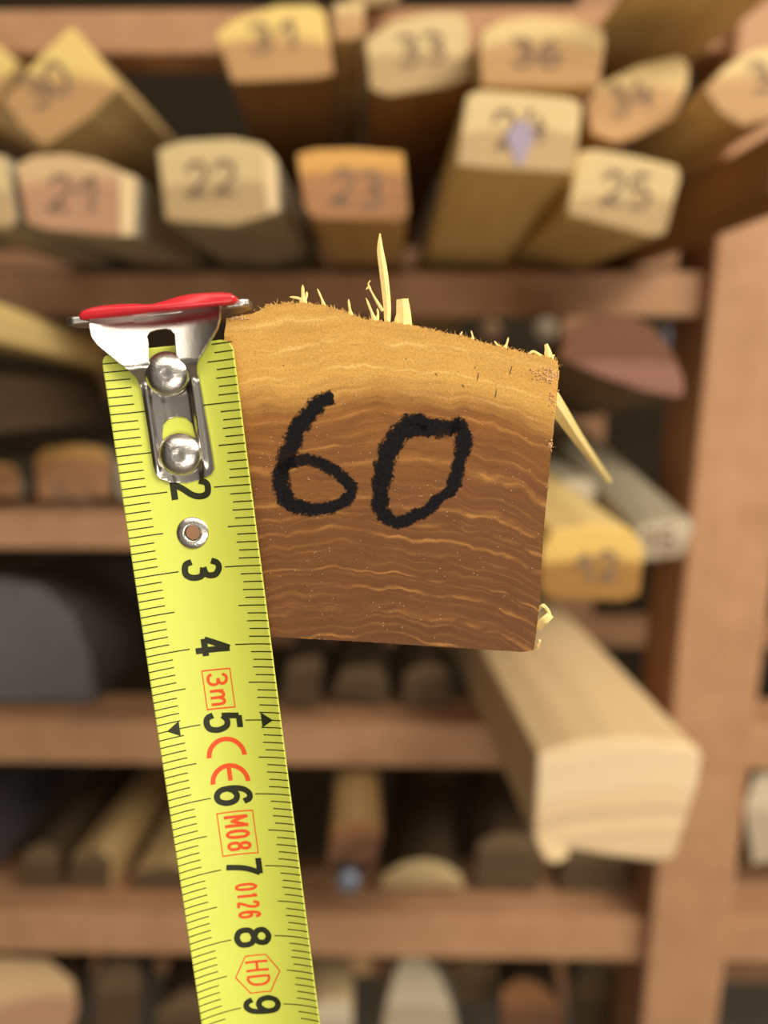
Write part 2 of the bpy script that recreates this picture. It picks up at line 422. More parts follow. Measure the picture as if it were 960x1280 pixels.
L22 = 'pale squarish wood blank with a cut-off right corner marked 22'
patch(L22, 'lit_chamfer_strip', [(328,181),(344,199),(347,262),(336,268),(331,230)], 'side_cream', label='pale strip painted as lit chamfer')  # cream strips on the flat cuts paint the right chamfers as lit
patch('pinkish wood blank with rounded top marked 21', 'lit_chamfer_strip', [(150,216),(170,223),(167,294),(151,294)], 'side_cream', label='pale strip painted as lit chamfer')
patch('yellowish wood blank with smudged violet mark, under the one marked 36', 'ink_smudge', [(640,158),(652,150),(664,158),(668,176),(660,186),(654,206),(644,204),(640,186),(632,172)], 'smudge', .0006, 'pale violet smudge')
# upper row, lying on the lower one
blank('wood_blank', [(2,126),(30,92),(62,56),(88,31),(104,48),(150,108),(108,148),(54,184),(24,158)], .37, (430,400), 'side_tan', 'end_yellow',
      'tilted wood blank with yellow corner marked 30', ('30', 58, 106, 40, 27, 32, 'ink_soft'), group=A)
blank('wood_blank', [(-60,90),(-8,52),(22,78),(-2,118),(-22,150),(-60,150)], .42, (430,400), 'side_tan', 'end_yellow',
      'wood blank tip peeking in at the left edge behind the one marked 30', None, group=A)
blank('wood_blank', [(267,42),(290,24),(345,6),(392,5),(406,14),(418,92),(395,98),(290,103)], .38, (425,480), 'side_brown', 'end_yellow',
      'two-toned wood blank with yellow curved top marked 31', ('31', 342, 46, 34, 30, 5, 'ink_soft'), group=A)
blank('wood_blank', [(456,50),(490,26),(540,15),(575,15),(586,30),(588,98),(560,108),(486,120),(462,112)], .38, (455,500), 'side_brown', 'end_pale',
      'pale wood blank with slanting curved top marked 33', ('33', 526, 62, 36, 28, 6, 'ink_soft'), group=A)
blank('wood_blank', [(603,38),(625,26),(665,20),(715,24),(755,38),(757,52),(748,108),(700,110),(602,108),(598,60)], .36, (462,330), 'side_tan', 'end_tan',
      'wood blank with gently arched top marked 36, lying on a yellowish one', ('36', 670, 66, 32, 30, 0, 'ink_soft'), group=A)
blank('wood_blank', [(732,130),(748,106),(800,80),(850,68),(862,82),(860,108),(843,148),(800,170),(770,180),(738,168)], .38, (440,400), 'side_brown', 'end_tan',
      'oval-ended wood blank marked 34, right of the one marked 36', ('34', 788, 122, 36, 28, 14, 'ink_soft'), group=A)
blank('wood_blank', [(880,112),(905,84),(940,62),(975,56),(990,100),(984,140),(960,150),(928,158),(900,140)], .36, (440,500), 'side_tan', 'end_tan',
      'wood blank with bright angular corner cut off by the right edge, marked 3', ('3', 950, 96, 36, 28, 18, 'ink_soft'), group=A)
# top shelf
T = 'wood blanks on the shelf above the held blank, highest in view'
blank('wood_blank', [(817,-38),(817,-56),(1010,-56),(1010,-38)], .33, (430,420), 'side_yellow', 'end_pale',
      'broad yellowish plank seen from below in the top right corner', None, None, length=.15, group=T)
blank('wood_blank', [(430,-66),(496,-66),(500,2),(470,8),(436,8)], .40, (450,480), 'side_yellow', 'end_pale',
      'pale wood blank end at the top edge between those marked 31 and 33', None, 0, group=T)

blank('wood_blank', [(417,3),(455,3),(455,44),(440,50),(417,50)], .385, (435,480), 'side_tan', 'end_tan',
      'narrow tan wood blank squeezed between those marked 31 and 33', None, None, group=A)
# bay right of the held blank, between the second and third rail
B = 'wood blanks at the height of the held blank'
blank('half_log', [(697,448),(704,424),(724,404),(756,393),(786,394),(816,408),(840,438),(852,466),(857,488),(850,497),(800,488),(750,470)], .36, (560,560), 'side_dark', 'end_red',
      'reddish-brown half-round log end beside the post', None, None, group=None, cat='half log', length=.26)
blank('wood_blank', [(676,690),(690,664),(740,655),(786,660),(806,684),(800,744),(780,752),(690,750),(676,740)], .34, (430,380), 'side_yellow', 'end_olive',
      'bright-topped wood blank right of the held one, marked 12', ('12', 745, 710, 34, 26, 8, 'ink_soft'), 2, group=B)
blank('wood_blank', [(795,660),(820,652),(862,648),(866,660),(858,690),(848,697),(800,702)], .44, (430,420), 'side_grey', 'end_grey',
      'greyish wood blank touching the post, marked 15', ('15', 822, 676, 26, 20, 0, 'ink_soft'), 2, group=B)
blank('wood_blank', [(697,612),(704,600),(736,598),(746,610),(744,644),(697,645)], .50, (420,420), 'side_grey', 'end_grey',
      'grey wood blank behind the one marked 12', None, 2, group=B)
# left of the tape at the same level
blank('wood_blank', [(45,600),(60,587),(100,583),(130,588),(142,602),(140,648),(50,652)], .530, (430,560), 'side_grey', 'end_orange',
      'brown-faced wood blank with orange top marked 52, left of the tape', ('52', 92, 618, 28, 24, 0, 'ink_soft'), 2, group=B)
blank('wood_blank', [(-50,618),(-10,608),(20,612),(28,626),(26,652),(-50,655)], .530, (430,560), 'side_grey', 'end_orange',
      'orange-topped wood blank end at the left edge, left of the one marked 52', None, 2, group=B)
blank('wood_blank', [(146,606),(170,590),(225,590),(236,606),(232,646),(150,648)], .530, (430,560), 'side_grey', 'end_grey',
      'greyish wood blank mostly hidden behind the tape, right of the one marked 52', None, 2, group=B)
blank('wood_blank', [(-170,352),(-60,358),(-30,382),(-34,420),(-170,410)], .32, (430,530), 'side_yellow', 'end_pale',
      'pale wood blank slanting in from the left edge level with the hook', None, None, length=.26, group=B)
blank('wood_blank', [(-190,455),(-60,455),(-30,475),(-30,545),(-190,555)], .36, (480,490), 'side_dark', 'end_dim',
      'dark brown wood blank running in from the left edge under the pale slanting one', None, None, length=.17, group=B)

# large cream timber and dark blanks, third to fourth rail
L3 = 'wood blanks between the lower rails'
big = blank('cream_timber', [(672,944),(715,930),(767,923),(820,926),(868,932),(879,945),(872,985),(842,1076),(815,1078),(767,1072),(715,1063),(667,1052)], .385, (415,560), 'side_cream', 'end_cream',
      'large square cream-coloured timber jutting out in front of the post', None, 3, group=None, cat='timber', bw=.002)
bm = bmesh.new()
Mi = big.matrix_world.inverted()
q = [Mi @ at(px, py, .384) for px, py in ((668,1048),(718,1060),(714,1082),(700,1090),(684,1084),(676,1068))]
a = [bm.verts.new((p.x, p.y, .0)) for p in q]; b = [bm.verts.new((p.x, p.y, -.02)) for p in q]
bm.faces.new(a); bm.faces.new(b[::-1])
for i in range(6): bm.faces.new((a[i], a[(i+1) % 6], b[(i+1) % 6], b[i]))
o = from_bm('torn_flap', bm, [M['side_cream']], big); bevel(o, .002)

blank('wood_blank', [(352,930),(362,880),(396,872),(404,880),(400,935)], .572, (440,560), 'side_dark', 'end_dim',
      'narrow dark wood blank just right of the tape under the held one', None, 3, group=L3, length=.40)
blank('wood_blank', [(412,890),(428,855),(470,850),(484,868),(486,900)], .572, (455,560), 'side_dark', 'end_dim',
      'dark wood blank under the middle of the held one', None, 3, group=L3, length=.40)
blank('wood_blank', [(500,902),(505,862),(530,850),(560,856),(566,902)], .572, (480,560), 'side_dark', 'end_dim',
      'dark wood blank left of the cream timber above the fourth rail', None, 3, group=L3, length=.40)
blank('grey_board', [(-150,800),(-60,752),(0,738),(50,748),(92,785),(116,840),(120,893),(-150,893)], .570, (430,560), 'side_slate', 'side_slate',
      'smooth slate-grey board end at the left edge above the fourth rail', None, 3, group=None, cat='board', length=.40)
# below the fourth rail
L4 = 'dark wood blanks above the lowest rail'
blank('grey_board', [(-160,1000),(-120,960),(-60,960),(-20,1000),(-20,1110),(-160,1115)], .612, (480,560), 'side_slate', 'side_slate',
      'slate-grey board slanting in from the left edge under the fourth rail', None, 4, group=None, cat='board', length=.25)
blank('wood_blank', [(24,1114),(30,1072),(54,1060),(74,1072),(76,1118)], .612, (480,560), 'side_dark', 'end_dim',
      'dark wood blank left of the olive-brown one above the lowest rail', None, 4, group=L4, length=.4)
blank('wood_blank', [(82,1118),(90,1080),(122,1068),(140,1082),(140,1120)], .612, (500,560), 'side_tan', 'end_dim',
      'olive-brown wood blank running back above the lowest rail left of the tape', None, 4, group=L4, length=.4)
blank('wood_blank', [(160,1122),(170,1100),(205,1092),(245,1098),(250,1124)], .612, (480,560), 'side_tan', 'end_dim',
      'low dim tan wood blank end touching the tape, left of it, above the lowest rail', None, 4, group=L4, length=.4)
blank('wood_blank', [(408,1092),(418,1036),(440,1026),(470,1028),(478,1042),(468,1078),(410,1078)], .50, (452,560), 'side_tan', 'end_brown',
      'brown-ended wood blank right of the tape above the lowest rail', None, None, group=L4, length=.4)
blank('half_log', [(472,1124),(480,1106),(504,1092),(530,1087),(556,1093),(574,1106),(583,1124)], .612, (548,600), 'side_dark', 'end_pale',
      'half-round log with pale half-moon end lying on the lowest rail', None, 4, group=None, cat='half log', length=.4)
blank('wood_blank', [(592,1126),(596,1070),(620,1056),(660,1058),(672,1072),(676,1128)], .612, (540,640), 'side_dark', 'end_dim',
      'dark wood blank between the half-moon log and the cream timber', None, 4, group=L4, length=.4)
blank('wood_blank', [(696,1128),(704,1080),(740,1070),(776,1080),(784,1130)], .612, (540,560), 'side_dark', 'end_dim',
      'dark wood blank under the cream timber beside the post', None, 4, group=L4, length=.4)
# bottom shelf: tops of the pile
L5 = 'wood pieces piled under the lowest rail'
G5 = [([(-40,1300),(-40,1204),(0,1196),(60,1200),(92,1226),(98,1262),(84,1300),(60,1320)], .57, 'side_dark', 'end_pinkish', 'tan wood end with slanting right side at the bottom left corner'),
      ([(118,1300),(120,1220),(140,1200),(172,1204),(180,1230),(172,1300)], .60, 'side_slate', 'end_dim', 'greyish narrow wood end left of the tape under the lowest rail'),
      ([(192,1310),(196,1262),(230,1236),(262,1240),(270,1310)], .60, 'side_dark', 'end_dim', 'dim brown wood end touching the tape at the bottom edge'),
      ([(372,1330),(378,1264),(400,1252),(430,1251),(440,1262),(440,1330)], .56, 'side_cream', 'end_grey', 'pinkish pale wood end right of the tape at the bottom edge'),
      ([(430,1212),(436,1196),(462,1196),(466,1208),(462,1218),(436,1220)], .62, 'side_tan', 'end_tan', 'small tan wood end tight under the lowest rail'),
      ([(474,1320),(480,1270),(492,1220),(502,1198),(530,1196),(548,1216),(564,1256),(572,1290),(560,1330)], .59, 'side_grey', 'end_grey', 'whitish tapering wood end under the screw of the lowest rail'),
      ([(626,1320),(626,1236),(650,1222),(676,1230),(698,1252),(708,1290),(708,1320)], .60, 'side_dark', 'end_brown', 'brown rounded wood end under the lowest rail left of the post'),
      ([(722,1320),(716,1240),(728,1214),(770,1208),(778,1240),(776,1320)], .62, 'side_grey', 'end_dim', 'olive wood end beside the post under the lowest rail'),
      ([(572,1250),(574,1204),(600,1198),(618,1204),(616,1250),(596,1262)], .64, 'side_tan', 'end_dim', 'dim tan wood end between the whitish and the brown rounded ones')]
for f, z, s, e, lab in G5:
    blank('wood_offcut', f, z+.08, (sum(p[0] for p in f)/len(f)*.5+250, 640), s, e, lab, None, None, length=.15, group=L5, cat='wood offcut')
# right of the post
blank('wood_blank', [(930,1010),(944,966),(980,960),(1010,990),(1010,1070),(940,1080)], .56, (800,1010), 'side_grey', 'end_grey',
      'pale greyish wood end right of the post at the right edge', None, None, group=None, length=.35)
# small things seen through the gap at the back
for px, py, r, z, m, lab in ((612, 412, 13, .80, 'end_pinkish', 'blurred pinkish round bar end just above the right half of the held blank'),
                          (682, 412, 15, .80, 'end_grey', 'blurred pale green-grey round bar end left of the reddish half log'),
                          (836, 422, 13, .80, 'blue_pipe', 'blurred bluish round bar end right of the reddish half log'),
                          (436, 1103, 16, .56, 'blue_pipe', 'dark blue-grey round bar end right of the tape above the lowest rail')):
    D = ray(470, 560).normalized() if z < .7 else ray(px, py).normalized(); p = at(px, py, z); rr = r/F*z
    bm = bmesh.new(); lathe(bm, [(0, 0), (rr*.75, 0), (rr*.95, -rr*.08), (rr, -rr*.3), (rr, -.12), (0, -.12)], 0, 0, 28)
    o = from_bm('round_bar', bm, [M[m]], None, True); o.matrix_world = Matrix.Translation(p) @ basis(D).to_4x4()
    tag(o, lab, 'bar')

# ------------------------------------------------------------ the measured blank, marked 60
TO = CAM + ROT @ Vector((-.02594, .02245, -.0989))                 # zero mark of the tape
TD = (ROT @ Vector((.10463, -.98488, -.13806))).normalized()       # down the tape
TU = (ROT @ Vector((1, .1062, 0))); TU = (TU - TD*TU.dot(TD)).normalized()
TN = TD.cross(TU) if (TD.cross(TU)).dot(CAM-TO) > 0 else TU.cross(TD)
TM = Matrix((TU, -TD, TN)).transposed()
TMX = Matrix.Translation(TO) @ TM.to_4x4(); TMI = TMX.inverted()
def us(px, py, n=0.0):          # a pixel on the plane of the tape -> local x, y (metres)
    p = TMI @ at_plane(px, py, TO + TN*n, TN); return Vector((p.x, p.y))

FN = -.0004
fc0 = at_plane(500, 600, TO + TN*FN, TN)
BD = ray(500, 606).normalized()
_P = [at_plane(a_, b_, fc0, TN) for a_, b_ in ((258, 790), (342, 796), (465, 803), (574, 810), (668, 816))]
BD = Vector((BD.x/BD.y, 1, max((RAIL[2][0]+.0008+.0004-q.z)/(YF+RD-q.y) for q in _P))).normalized()
BM_ = Matrix((TU, -TD, TN)).transposed()
BMX = Matrix.Translation(fc0) @ BM_.to_4x4(); BMI = BMX.inverted()
def fp(px, py):
    p = BMI @ at_plane(px, py, fc0, TN); return Vector((p.x, p.y))
OUT = [(283,398),(300,395),(317,391),(331,384),(352,379),(378,378),(411,383),(434,391),(457,399),(490,403),(518,407),(551,415),(579,420),(607,429),
       (640,437),(668,443),(692,448),(697,452),(699,464),(694,520),(688,574),(679,670),(675,749),(669,800),(667,813),(655,815),(574,810),(465,803),
       (342,796),(300,793),(258,790),(262,700),(270,560),(277,450)]
dense = []
for i, p in enumerate(OUT):
    q = OUT[(i+1) % len(OUT)]; d = math.dist(p, q); n = max(1, int(d/3))
    for k in range(n):
        t = k/n; x, y = p[0]+(q[0]-p[0])*t, p[1]+(q[1]-p[1])*t
        am = 1.6 if i < 17 else .6
        nx, ny = (q[1]-p[1])/d, -(q[0]-p[0])/d
        j = noise.noise(Vector((x*.3, y*.3, 1)))*am + noise.noise(Vector((x*.09, y*.09, 4)))*am*.7
        dense.append((x+nx*j, y+ny*j))
bm = bmesh.new()
axis = (BMI.to_3x3() @ BD); axis = axis/abs(axis.z)
LEN = .62
fl = [fp(*p) for p in dense]
r0 = [bm.verts.new((p.x, p.y, 0)) for p in fl]
prev = r0
for dz in (.0006, .02, .2, LEN):
    cur = [bm.verts.new((p.x*(1.004 if dz > 0 else 1)+axis.x*dz, p.y*(1.004 if dz > 0 else 1)+axis.y*dz, -dz)) for p in fl]
    n = len(cur)
    for i in range(n): bm.faces.new((prev[i], prev[(i+1) % n], cur[(i+1) % n], cur[i]))
    prev = cur
bm.faces.new(prev[::-1]).material_index = 1
f0 = bm.faces.new(r0); f0.material_index = 1
held = from_bm('measured_wood_blank', bm, [M['main_side'], M['main_end']])
held.matrix_world = BMX
tag(held, 'sharp near wood blank marked 60 in black marker, yellow tape hooked over it', 'wood blank')

# the handwritten 60
def c5(x, y): return fp(290+x/2.2857, 460+y/2.2857)
bm = bmesh.new(); core = bm.verts.layers.float.new('core')
s6 = [(292,78),(262,92),(235,115),(208,150),(182,185),(170,225),(155,262),(142,300),(143,345),(162,382),(205,400),(250,402),(298,394),(330,372),(343,345),(322,318),(290,292),(250,270),(200,262),(150,280),(130,288)]
s0 = [(655,160),(610,172),(560,170),(515,162),(480,186),(455,225),(440,262),(432,305),(426,350),(424,395),(445,428),(478,440),(520,424),(558,408),(592,372),(625,350),(640,310),(650,262),(662,220),(655,175),(630,162)]
s0b = [(525,136),(548,158),(560,182),(515,178),(478,196)]
def stroke(pts, wd, tp, seed):
    P = spline([c5(*p) for p in pts], 12); rows = []; z = .00003+seed*.00001
    for i, p in enumerate(P):
        t = i/(len(P)-1); a, b = P[max(i-1, 0)], P[min(i+1, len(P)-1)]
        d = (b-a).normalized(); n = Vector((-d.y, d.x)); w_ = wd*tp(t)*.62*(1+.25*noise.noise(Vector((i*.12, seed, 0))))
        k = min(1, min(i, len(P)-1-i)/3)
        rows.append([(bm.verts.new((*(p+n*w_*c), z)), (1-abs(c))*k) for c in (-1, -.5, 0, .5, 1)])
    for r_ in rows:
        for v_, c in r_: v_[core] = c
    for a, b in zip(rows, rows[1:]):
        for i in range(4): bm.faces.new((a[i][0], a[i+1][0], b[i+1][0], b[i][0]))
stroke(s6, .0020, lambda t: .75+.4*math.sin(math.pi*min(1, t*1.6+.1)), 1)
stroke(s0, .0021, lambda t: .95+.25*math.sin(7*t), 2)
stroke(s0b, .0014, lambda t: 1.0, 3)
from_bm('handwritten_number', bm, [M['marker']], held)

# splinters
def splinter(name, path, wd, mat='splinter', tw=0.0, parent=held, prof=None):
    """path: (px, py, distance behind the cut in metres, negative is nearer)"""
    bm = bmesh.new(); rows = []
    P = [BMI @ at_plane(a, b, fc0 - TN*c, TN) for a, b, c in path]
    Q = spline([p for p in P], 5)
    for i, p in enumerate(Q):
        t = i/(len(Q)-1); a = Q[max(0, i-1)]; b = Q[min(len(Q)-1, i+1)]; d = (b-a).normalized()
        n = d.cross(Vector((0, 0, 1)));  n = n.normalized() if n.length > 1e-6 else Vector((1, 0, 0))
        m = d.cross(n).normalized()
        w_ = wd/2*(prof(t) if prof else (1-t)**.6*(1+.25*math.sin(9*t)))+.00003; th = w_*.35
        ang = tw*t; n2 = n*math.cos(ang)+m*math.sin(ang); m2 = m*math.cos(ang)-n*math.sin(ang)
        rows.append([bm.verts.new(p + n2*w_*a_ + m2*th*b_) for a_, b_ in ((1, 0), (.3, 1), (-.3, 1), (-1, 0), (0, -1))])
    for a, b in zip(rows, rows[1:]):
        for i in range(5): bm.faces.new((a[i], a[(i+1) % 5], b[(i+1) % 5], b[i]))
    bm.faces.new(rows[0]); bm.faces.new(rows[-1][::-1])
    return from_bm(name, bm, [M[mat]], parent)
def c4(x, y, z=.0005): return (270+x/2.1333, 280+y/2.1333, z)
splinter('splinter', [c4(457,275), c4(456,215), c4(447,130), c4(438,70), c4(437,25)], .00105, prof=lambda t: .55+1.5*t*(1-t) - .5*t**4 if t < .98 else .1)
splinter('splinter', [c4(500,280), c4(500,240), c4(497,200)], .0021, prof=lambda t: 1.0-.35*t)
splinter('splinter', [c4(482,270), c4(486,235), c4(482,215)], .0006)
splinter('splinter', [c4(445,232), c4(425,200), c4(408,170), c4(400,175)], .0003)
splinter('splinter', [c4(412,175), c4(406,160), c4(412,150)], .0002)
splinter('splinter', [c4(425,262), c4(415,235), c4(400,197)], .0005)
splinter('splinter', [c4(428,262), c4(432,240), c4(430,225)], .0004)
splinter('splinter', [c4(362,252), c4(357,228), c4(353,200)], .0005)
splinter('splinter', [c4(235,220), c4(232,190), c4(231,162)], .0007)
splinter('splinter', [c4(240,220), c4(225,200), c4(196,194)], .0005)
splinter('splinter', [c4(290,225), c4(282,200), c4(270,172)], .0004)
splinter('splinter', [c4(228,212), c4(240,195), c4(242,180)], .0006)
splinter('splinter', [c4(685,308), c4(684,298), c4(680,284)], .0003)
splinter('splinter', [c4(655,302), c4(652,296), c4(657,286)], .0003)
splinter('splinter', [c4(770,332), c4(775,320), c4(780,302)], .0004)
splinter('splinter', [c4(760,332), c4(750,322), c4(742,312)], .0004)
splinter('splinter', [c4(885,368), c4(886,345), c4(880,320)], .0012, prof=lambda t: 1.1-.8*t)
splinter('splinter', [c4(893,370), c4(898,355), c4(902,348)], .0005)
splinter('splinter', [c4(832,352), c4(845,340), c4(868,352)], .0004, prof=lambda t: .7)
splinter('splinter', [(671,764,.001), (677,758,.0), (681,757,0)], .0005, prof=lambda t: .9)
splinter('splinter', [(671,784,.001), (680,776,.0), (689,768,0)], .0011, prof=lambda t: 1.1-.3*t)
splinter('splinter', [(680,757,.0), (685,763,.0), (688,771,0)], .0004, prof=lambda t: .9)
splinter('splinter', [(670,812,.001), (674,803,.0), (675,799,0)], .0005)
splinter('long_splinter', [(690,500,.006), (704,520,.012), (722,547,.022), (742,575,.036), (762,603,.052)], .0022, tw=.3, prof=lambda t: 1.15-.75*t)

# torn fibres along the sawn edge (nobody could count them)
rnd = random.Random(5); bm = bmesh.new()
def tuft(p, ang, ln, wd, dz):
    d = Vector((math.cos(ang), math.sin(ang), dz)).normalized(); s = d.cross(Vector((0, 0, 1))).normalized()
    m = d.cross(s)
    b = [p+s*wd, p-s*wd*.5+m*wd, p-s*wd*.5-m*wd]; mid = p+d*ln*.6+s*rnd.uniform(-.3, .3)*ln; tip = p+d*ln+s*rnd.uniform(-.5, .5)*ln
    vb = [bm.verts.new(q) for q in b]; vm = [bm.verts.new(mid+(q-p)*.6) for q in b]; vt = bm.verts.new(tip)
    for i in range(3):
        j = (i+1) % 3; bm.faces.new((vb[i], vb[j], vm[j], vm[i])); bm.faces.new((vm[i], vm[j], vt))
top = [p for p in dense if p[1] < 460 and p[0] > 318]
for k in range(900):
    x, y = rnd.choice(top); q = fp(x+rnd.uniform(-2, 2), y+rnd.uniform(-.5, 2.5))
    big_ = rnd.random() < .12
    tuft(Vector((q.x, q.y, rnd.uniform(-.0012, .0001))), rnd.uniform(.1, 3.0), rnd.uniform(.0001, .00045)*(2.2 if big_ else 1), rnd.uniform(.00002, .00006), rnd.uniform(-.6, .5))
right = [p for p in dense if p[0] > 660 and p[1] > 455]
for k in range(220):
    x, y = rnd.choice(right); q = fp(x-.5, y)
    tuft(Vector((q.x, q.y, rnd.uniform(-.001, .0))), rnd.uniform(-1.2, 1.2), rnd.uniform(.00005, .0002), rnd.uniform(.00003, .00006), rnd.uniform(-.5, .4))
fz = from_bm('torn_edge_fibres', bm, [M['fuzz']], held); fz['kind'] = 'stuff'
bm = bmesh.new()
for cx_, cy_, rx, ry, n in ((686,470,11,10,120), (672,466,8,6,25), (690,500,4,14,16), (688,556,4,7,26), (300,398,12,3,50), (672,807,3,5,10)):
    for k in range(n):
        q = fp(cx_+rnd.gauss(0, rx*.5), cy_+rnd.gauss(0, ry*.5)); r = rnd.uniform(.00005, .00017)
        bmesh.ops.create_icosphere(bm, subdivisions=1, radius=r, matrix=Matrix.Translation((q.x, q.y, r*.3)) @ Matrix.Diagonal((1, rnd.uniform(.5, 1), .7, 1)))
sd = from_bm('sawdust', bm, [M['dust']], held); sd['kind'] = 'stuff'
# small drying cracks in the sapwood
bm = bmesh.new()
for a, b in (((790,378),(783,402)), ((700,395),(697,418)), ((748,440),(744,465)), ((585,398),(590,405)), ((655,428),(662,436)), ((505,362),(508,358)), ((178,376),(182,378)), ((100,428),(103,430)), ((690,290+90),(692,385))):
    P = [fp(*c4(*a)[:2]), fp(*c4(*b)[:2])]
    P = [P[0].lerp(P[1], t/4) + Vector((rnd.uniform(-1, 1)*.00003, 0)) for t in range(5)]
    ribbon(bm, P, .00011, .00003, lambda t: .4+2*t*(1-t))
from_bm('drying_cracks', bm, [M['ink']], held)

# ------------------------------------------------------------ tape measure
tape = empty('tape_measure', TMX)
tag(tape, 'yellow steel measuring tape hanging from its red-topped hook over the wood blank marked 60', 'tape measure')
TR = .0185; TW = .0080
def bend(u, y, n=0.0):
    a = u/TR; return Vector(((TR-n)*math.sin(a), y, TR-(TR-n)*math.cos(a)))
bm = bmesh.new()
ey = us(241, 666); EC = Vector((ey.x, ey.y))
NU, S0, S1 = 64, .0026, .135; NS = 540
vv = {}
def tv(i, j):
    if (i, j) not in vv:
        u = -TW + 2*TW*i/NU; s = S0 + (S1-S0)*j/NS
        if s < S0+.0016:              # rounded corners at the end
            k = (S0+.0016-s)/.0016; lim = TW-.0016*(1-math.sqrt(max(0, 1-k*k)))
            u = max(-lim, min(lim, u))
        vv[(i, j)] = bm.verts.new(bend(u, -s))
    return vv[(i, j)]
for i in range(NU):
    for j in range(NS):
        u = -TW+2*TW*(i+.5)/NU; s = S0+(S1-S0)*(j+.5)/NS
        if math.hypot(u-EC.x, -s-EC.y) < .0013: continue
        bm.faces.new((tv(i, j), tv(i+1, j), tv(i+1, j+1), tv(i, j+1)))
bmesh.ops.remove_doubles(bm, verts=bm.verts[:], dist=1e-7)
blade = from_bm('blade', bm, [M['tape']], tape, True)
sm = blade.modifiers.new('solid', 'SOLIDIFY'); sm.thickness = .00014; sm.offset = -1
# make sure the thickness goes to the back
nz = sum(p.normal.z for p in blade.data.polygons)
if nz < 0:
    blade.data.flip_normals()

def flat(loops=None, text=None, off=.0, shear=0):
    """2-D outline (holes allowed) or lettering -> bmesh in the plane"""
    if text is not None:
        cu = bpy.data.curves.new('t', 'FONT'); cu.body = text; cu.size = 1; cu.offset = off; cu.resolution_u = 6
    else:
        cu = bpy.data.curves.new('c', 'CURVE'); cu.dimensions = '2D'; cu.fill_mode = 'BOTH'
        for lp in loops:
            sp = cu.splines.new('POLY'); sp.points.add(len(lp)-1); sp.use_cyclic_u = True
            for q, p in zip(sp.points, lp): q.co = (p[0]*1000, p[1]*1000, 0, 1)
    ob = bpy.data.objects.new('tmp', cu); COL.objects.link(ob)
    dg = bpy.context.evaluated_depsgraph_get(); dg.update()
    me = bpy.data.meshes.new_from_object(ob.evaluated_get(dg))
    bm = bmesh.new(); bm.from_mesh(me)
    bpy.data.objects.remove(ob); bpy.data.curves.remove(cu); bpy.data.meshes.remove(me)
    if text is None:
        for v in bm.verts: v.co = v.co/1000
    for v in bm.verts: v.co.z = 0
    bmesh.ops.remove_doubles(bm, verts=bm.verts[:], dist=1e-7)
    return bm
def wrap(bm, n, step=.0004):
    x = -TW
    while x < TW:
        bmesh.ops.bisect_plane(bm, geom=bm.verts[:]+bm.edges[:]+bm.faces[:], plane_co=(x, 0, 0), plane_no=(1, 0, 0)); x += step
    for v in bm.verts: v.co = bend(v.co.x, v.co.y, n)
PN = .00003
GL = {  # letter = list of (kind, points) in a unit box; L straight, S smooth
 '0': [('S', [(.5,1),(.12,.85),(.02,.5),(.12,.15),(.5,0),(.88,.15),(.98,.5),(.88,.85),(.5,1),(.3,.96)])],
 '1': [('L', [(.6,0),(.6,1)]), ('L', [(.6,1),(.15,.78)])],
 '2': [('S', [(.04,.76),(.2,.96),(.5,1),(.85,.94),(.95,.72),(.8,.5),(.4,.25),(.1,.02)]), ('L', [(-.02,0),(1,0)])],
 '3': [('S', [(.05,.8),(.22,.97),(.55,1),(.9,.86),(.86,.62),(.42,.54)]), ('S', [(.42,.54),(.9,.46),(.97,.2),(.75,.02),(.4,0),(.12,.06),(.02,.22)])],
 '4': [('L', [(.68,-.02),(.68,1)]), ('L', [(.66,1),(.02,.28)]), ('L', [(-.02,.26),(1.04,.26)])],
 '5': [('L', [(.92,1),(.16,1)]), ('L', [(.18,1),(.1,.48)]), ('S', [(.1,.5),(.4,.62),(.78,.58),(.97,.33),(.85,.08),(.5,0),(.15,.05),(.02,.22)])],
 '6': [('S', [(.93,.8),(.78,.97),(.45,1),(.14,.82),(.03,.48),(.1,.14),(.42,0),(.78,.05),(.96,.28),(.84,.53),(.5,.61),(.18,.5),(.05,.36)])],
 '7': [('L', [(-.02,1),(1,1)]), ('S', [(.95,1),(.6,.55),(.4,-.02)])],
 '8': [('S', [(.5,.54),(.12,.66),(.1,.88),(.5,1),(.9,.88),(.88,.66),(.5,.54),(.4,.56)]), ('S', [(.5,.54),(.06,.42),(.05,.12),(.5,0),(.95,.12),(.94,.42),(.5,.54),(.4,.53)])],
 'M': [('L', [(0,0),(0,1)]), ('L', [(0,1),(.5,.3)]), ('L', [(.5,.3),(1,1)]), ('L', [(1,1),(1,0)])],
 'H': [('L', [(0,0),(0,1)]), ('L', [(1,0),(1,1)]), ('L', [(0,.5),(1,.5)])],
 'D': [('L', [(0,0),(0,1)]), ('S', [(0,1),(.45,1),(.9,.8),(1,.5),(.9,.2),(.45,0),(0,0)])],
 'm': [('L', [(0,0),(0,.75)]), ('S', [(0,.5),(.2,.72),(.42,.7),(.5,.5)]), ('L', [(.5,.5),(.5,0)]), ('S', [(.5,.5),(.7,.72),(.92,.7),(1,.5)]), ('L', [(1,.5),(1,0)])],
}
GL['9'] = [(k, [(1-x, 1-y) for x, y in p]) for k, p in GL['6']]
